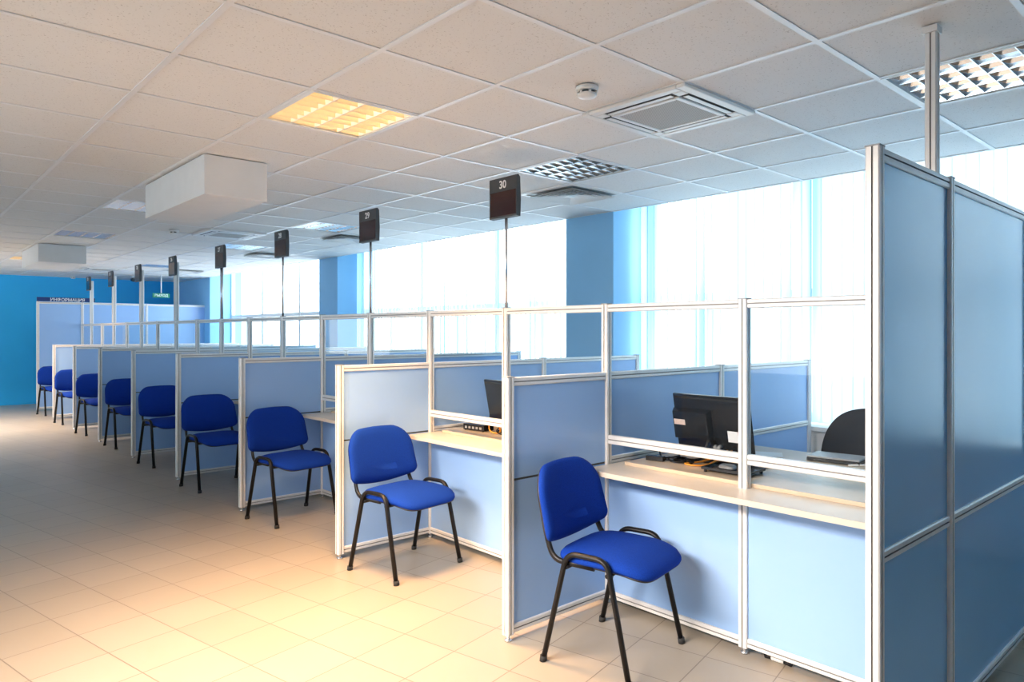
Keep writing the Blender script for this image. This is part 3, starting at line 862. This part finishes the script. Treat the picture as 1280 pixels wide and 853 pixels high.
# second booth desk items
t = thing('network_box', 'black box with slots under the glass of the booth with the number 30 sign', 'electronics box', (.20,2.915,ZD+.0005), .1)
bm = new_bm(); box(bm, -.05,.05,-.10,.10,.004,.045); mesh_obj('case', bm, M['black'], t, .004)
bm = new_bm()
for k in range(5): box(bm, -.0515,-.0502,-.08+.035*k,-.06+.035*k,.015,.030)
mesh_obj('vent', bm, M['greyplastic'], t)
bm = new_bm()
for sx in (-1,1):
    for sy in (-1,1): lathe(bm, [(.006,0),(.006,.0038)], 8, (sx*.04,sy*.085,0))
mesh_obj('foot', bm, M['rubber'], t)
cable([(.22,2.80,.81),(.17,2.77,.83),(.135,2.72,ZD+.02),(.16,2.68,ZD+.006),(.22,2.70,ZD+.012),(.24,2.75,.80)], .0045, M['orange'], 'network_cable', 'yellow orange cable loop beside the black box in the booth with the number 30 sign')
cable([(.24,2.74,.79),(.17,2.70,ZD+.02),(.15,2.62,ZD+.006),(.20,2.56,ZD+.006),(.15,2.52,ZD+.006),(.24,2.47,ZD+.006)]+tangle(.25,2.60,.04,.10,6,ZD+.006,4), .004, M['tube'], 'power_cable', 'black cable trailing over the desk in the booth with the number 30 sign')
t = thing('plastic_tray', 'clear grey plastic letter tray beside the monitor of the booth with the number 30 sign', 'tray', (.575,3.02,ZD+.0005))
bm = new_bm(); box(bm, -.12,.12,-.08,.08,0,.004); box(bm, -.12,-.117,-.08,.08,.0042,.07); box(bm, -.117,.12,.077,.08,.0042,.07); box(bm, -.117,.12,-.08,-.077,.0042,.07); mesh_obj('tray', bm, M['cleargrey'], t)

# operator chair
t = thing('office_chair', 'black mesh office chair with rounded back behind the nearest staff desk', 'office chair', (.95,.72,0), 0)
bm = new_bm()
for k in range(5):
    a = 2*PI*k/5+.3; tube(bm, [(0,0,.10),(.27*math.cos(a),.27*math.sin(a),.075)], .020, 8)
mesh_obj('star_base', bm, M['shell'], t)
for k in range(5):
    a = 2*PI*k/5+.3; bm = new_bm(); c = Vector((.27*math.cos(a),.27*math.sin(a),.028)); d = Vector((-math.sin(a),math.cos(a),0))
    tube(bm, [c-d*.02, c+d*.02], .028, 14); mesh_obj('caster', bm, M['rubber'], t)
bm = new_bm(); tube(bm, [(0,0,.10),(0,0,.44)], .026, 12); mesh_obj('gas_column', bm, M['shell'], t)
bm = new_bm(); pad(bm, .47, .47, [(.02,.445),(0,.455),(0,.485),(.02,.505),(.08,.515)], 4, 40); mesh_obj('seat', bm, M['mesh'], t)
def ocf(p):
    return Vector((.22-.10*(p.y/.26)**2+.04*p.x*0+p.z, p.x*1.0, 0)) 
bm = new_bm()
N = 40; front = []; rear = []
W2, ZB, ZT = .268, .56, 1.005
outl = []
for k in range(N+1):
    a = PI*k/N
    outl.append((W2*math.copysign(abs(math.cos(a))**.75, math.cos(a)), .70+(ZT-.70)*math.sin(a)**.85))
outl += [(-W2*.94,.60),(-W2*.8,.56),(W2*.8,.56),(W2*.94,.60)]
for dx, L in ((0,front),(.022,rear)):
    for y,z in outl: L.append(bm.verts.new((.235+dx-.35*y*y+.12*(z-.6),y,z)))
n = len(outl)
bm.faces.new(front); bm.faces.new(rear[::-1])
for k in range(n): bm.faces.new((front[k],front[(k+1)%n],rear[(k+1)%n],rear[k]))
mesh_obj('backrest', bm, M['mesh'], t)
for s in (-1,1):
    bm = new_bm(); tube(bm, fillet([(.10,s*.03,.44),(.30,s*.035,.46),(.315,s*.02,.70),(.335,s*.012,.92)], .06), .011, 8); mesh_obj('back_support', bm, M['shell'], t)

# small cable end under the near counter screen
t = thing('floor_socket', 'small pale floor socket with black ends under the nearest counter panel', 'socket', (.028,.655,0), 0)
bm = new_bm(); tube(bm, [(0,-.028,.016),(0,.028,.016)], .0155, 12); mesh_obj('socket', bm, M['whiteplastic'], t)
for s in (-1,1):
    bm = new_bm(); tube(bm, [(0,s*.029,.016),(0,s*.060,.014)], .0135, 10); mesh_obj('plug', bm, M['black'], t)

# ------------------------------------------------------------------ light
w = bpy.data.worlds.new('sky'); sc.world = w; w.use_nodes = True
nt = w.node_tree
for n in list(nt.nodes): nt.nodes.remove(n)
wo = nt.nodes.new('ShaderNodeOutputWorld'); bg = nt.nodes.new('ShaderNodeBackground')
tc = nt.nodes.new('ShaderNodeTexCoord'); gr = nt.nodes.new('ShaderNodeSeparateXYZ'); cr = nt.nodes.new('ShaderNodeValToRGB')
cr.color_ramp.elements[0].position = .35; cr.color_ramp.elements[0].color = (.72, .84, .92, 1)
cr.color_ramp.elements[1].position = .62; cr.color_ramp.elements[1].color = (.86, .95, 1, 1)
ma = nt.nodes.new('ShaderNodeMath'); ma.operation = 'MULTIPLY_ADD'; ma.inputs[1].default_value = .5; ma.inputs[2].default_value = .5
nt.links.new(tc.outputs['Generated'], gr.inputs[0]); nt.links.new(gr.outputs['Z'], ma.inputs[0]); nt.links.new(ma.outputs[0], cr.inputs['Fac'])
nt.links.new(cr.outputs['Color'], bg.inputs['Color']); bg.inputs['Strength'].default_value = 3.6
nt.links.new(bg.outputs[0], wo.inputs['Surface'])

def area(name, loc, size, power, col, spread=120, rot=(0,0,0)):
    l = bpy.data.lights.new(name, 'AREA'); l.shape = 'RECTANGLE'; l.size, l.size_y = size; l.energy = power; l.color = col; l.spread = math.radians(spread)
    o = bpy.data.objects.new(name, l); COL.objects.link(o); o.location = loc; o.rotation_euler = rot; return o
WARM = (1, .56, .24)
def cell(i, j): return (GX+T*(i+.5), GY+T*(j+.5))
NEUT = (1, .86, .76)
for (i,j,p,s,c) in ((-1,1,34,100,WARM), (-1,17,16,115,WARM), (-4,17,100,130,(1,.96,.92))):  # last entry is an unseen fill lamp added to brighten the far wall
    x, y = cell(i,j); area('lamp_and_fill_light', (x,y,HC-.012), (.54,.54), p, c, s)
area('row_light', (-3.8,1.35,2.32), (.5,2.4), 62, NEUT, 86, (0,-math.radians(47),0))

# ------------------------------------------------------------------ camera
cam = bpy.data.cameras.new('camera'); co = bpy.data.objects.new('camera', cam); COL.objects.link(co)
cam.sensor_width = 36; cam.sensor_fit = 'HORIZONTAL'; cam.lens = 36*881/1280
cam.shift_y = -11.3/1280; cam.clip_start = .05
co.location = (-2.879, -.839, 1.434); co.rotation_euler = (PI/2, 0, -.7346)
sc.camera = co
sc.view_settings.view_transform = 'Standard'; sc.view_settings.look = 'None'; sc.view_settings.exposure = .76
cy = sc.cycles
cy.max_bounces = 10; cy.diffuse_bounces = 5; cy.glossy_bounces = 4; cy.transparent_max_bounces = 24; cy.transmission_bounces = 8
cy.use_denoising = True; cy.sample_clamp_indirect = 8; cy.caustics_reflective = False; cy.caustics_refractive = False
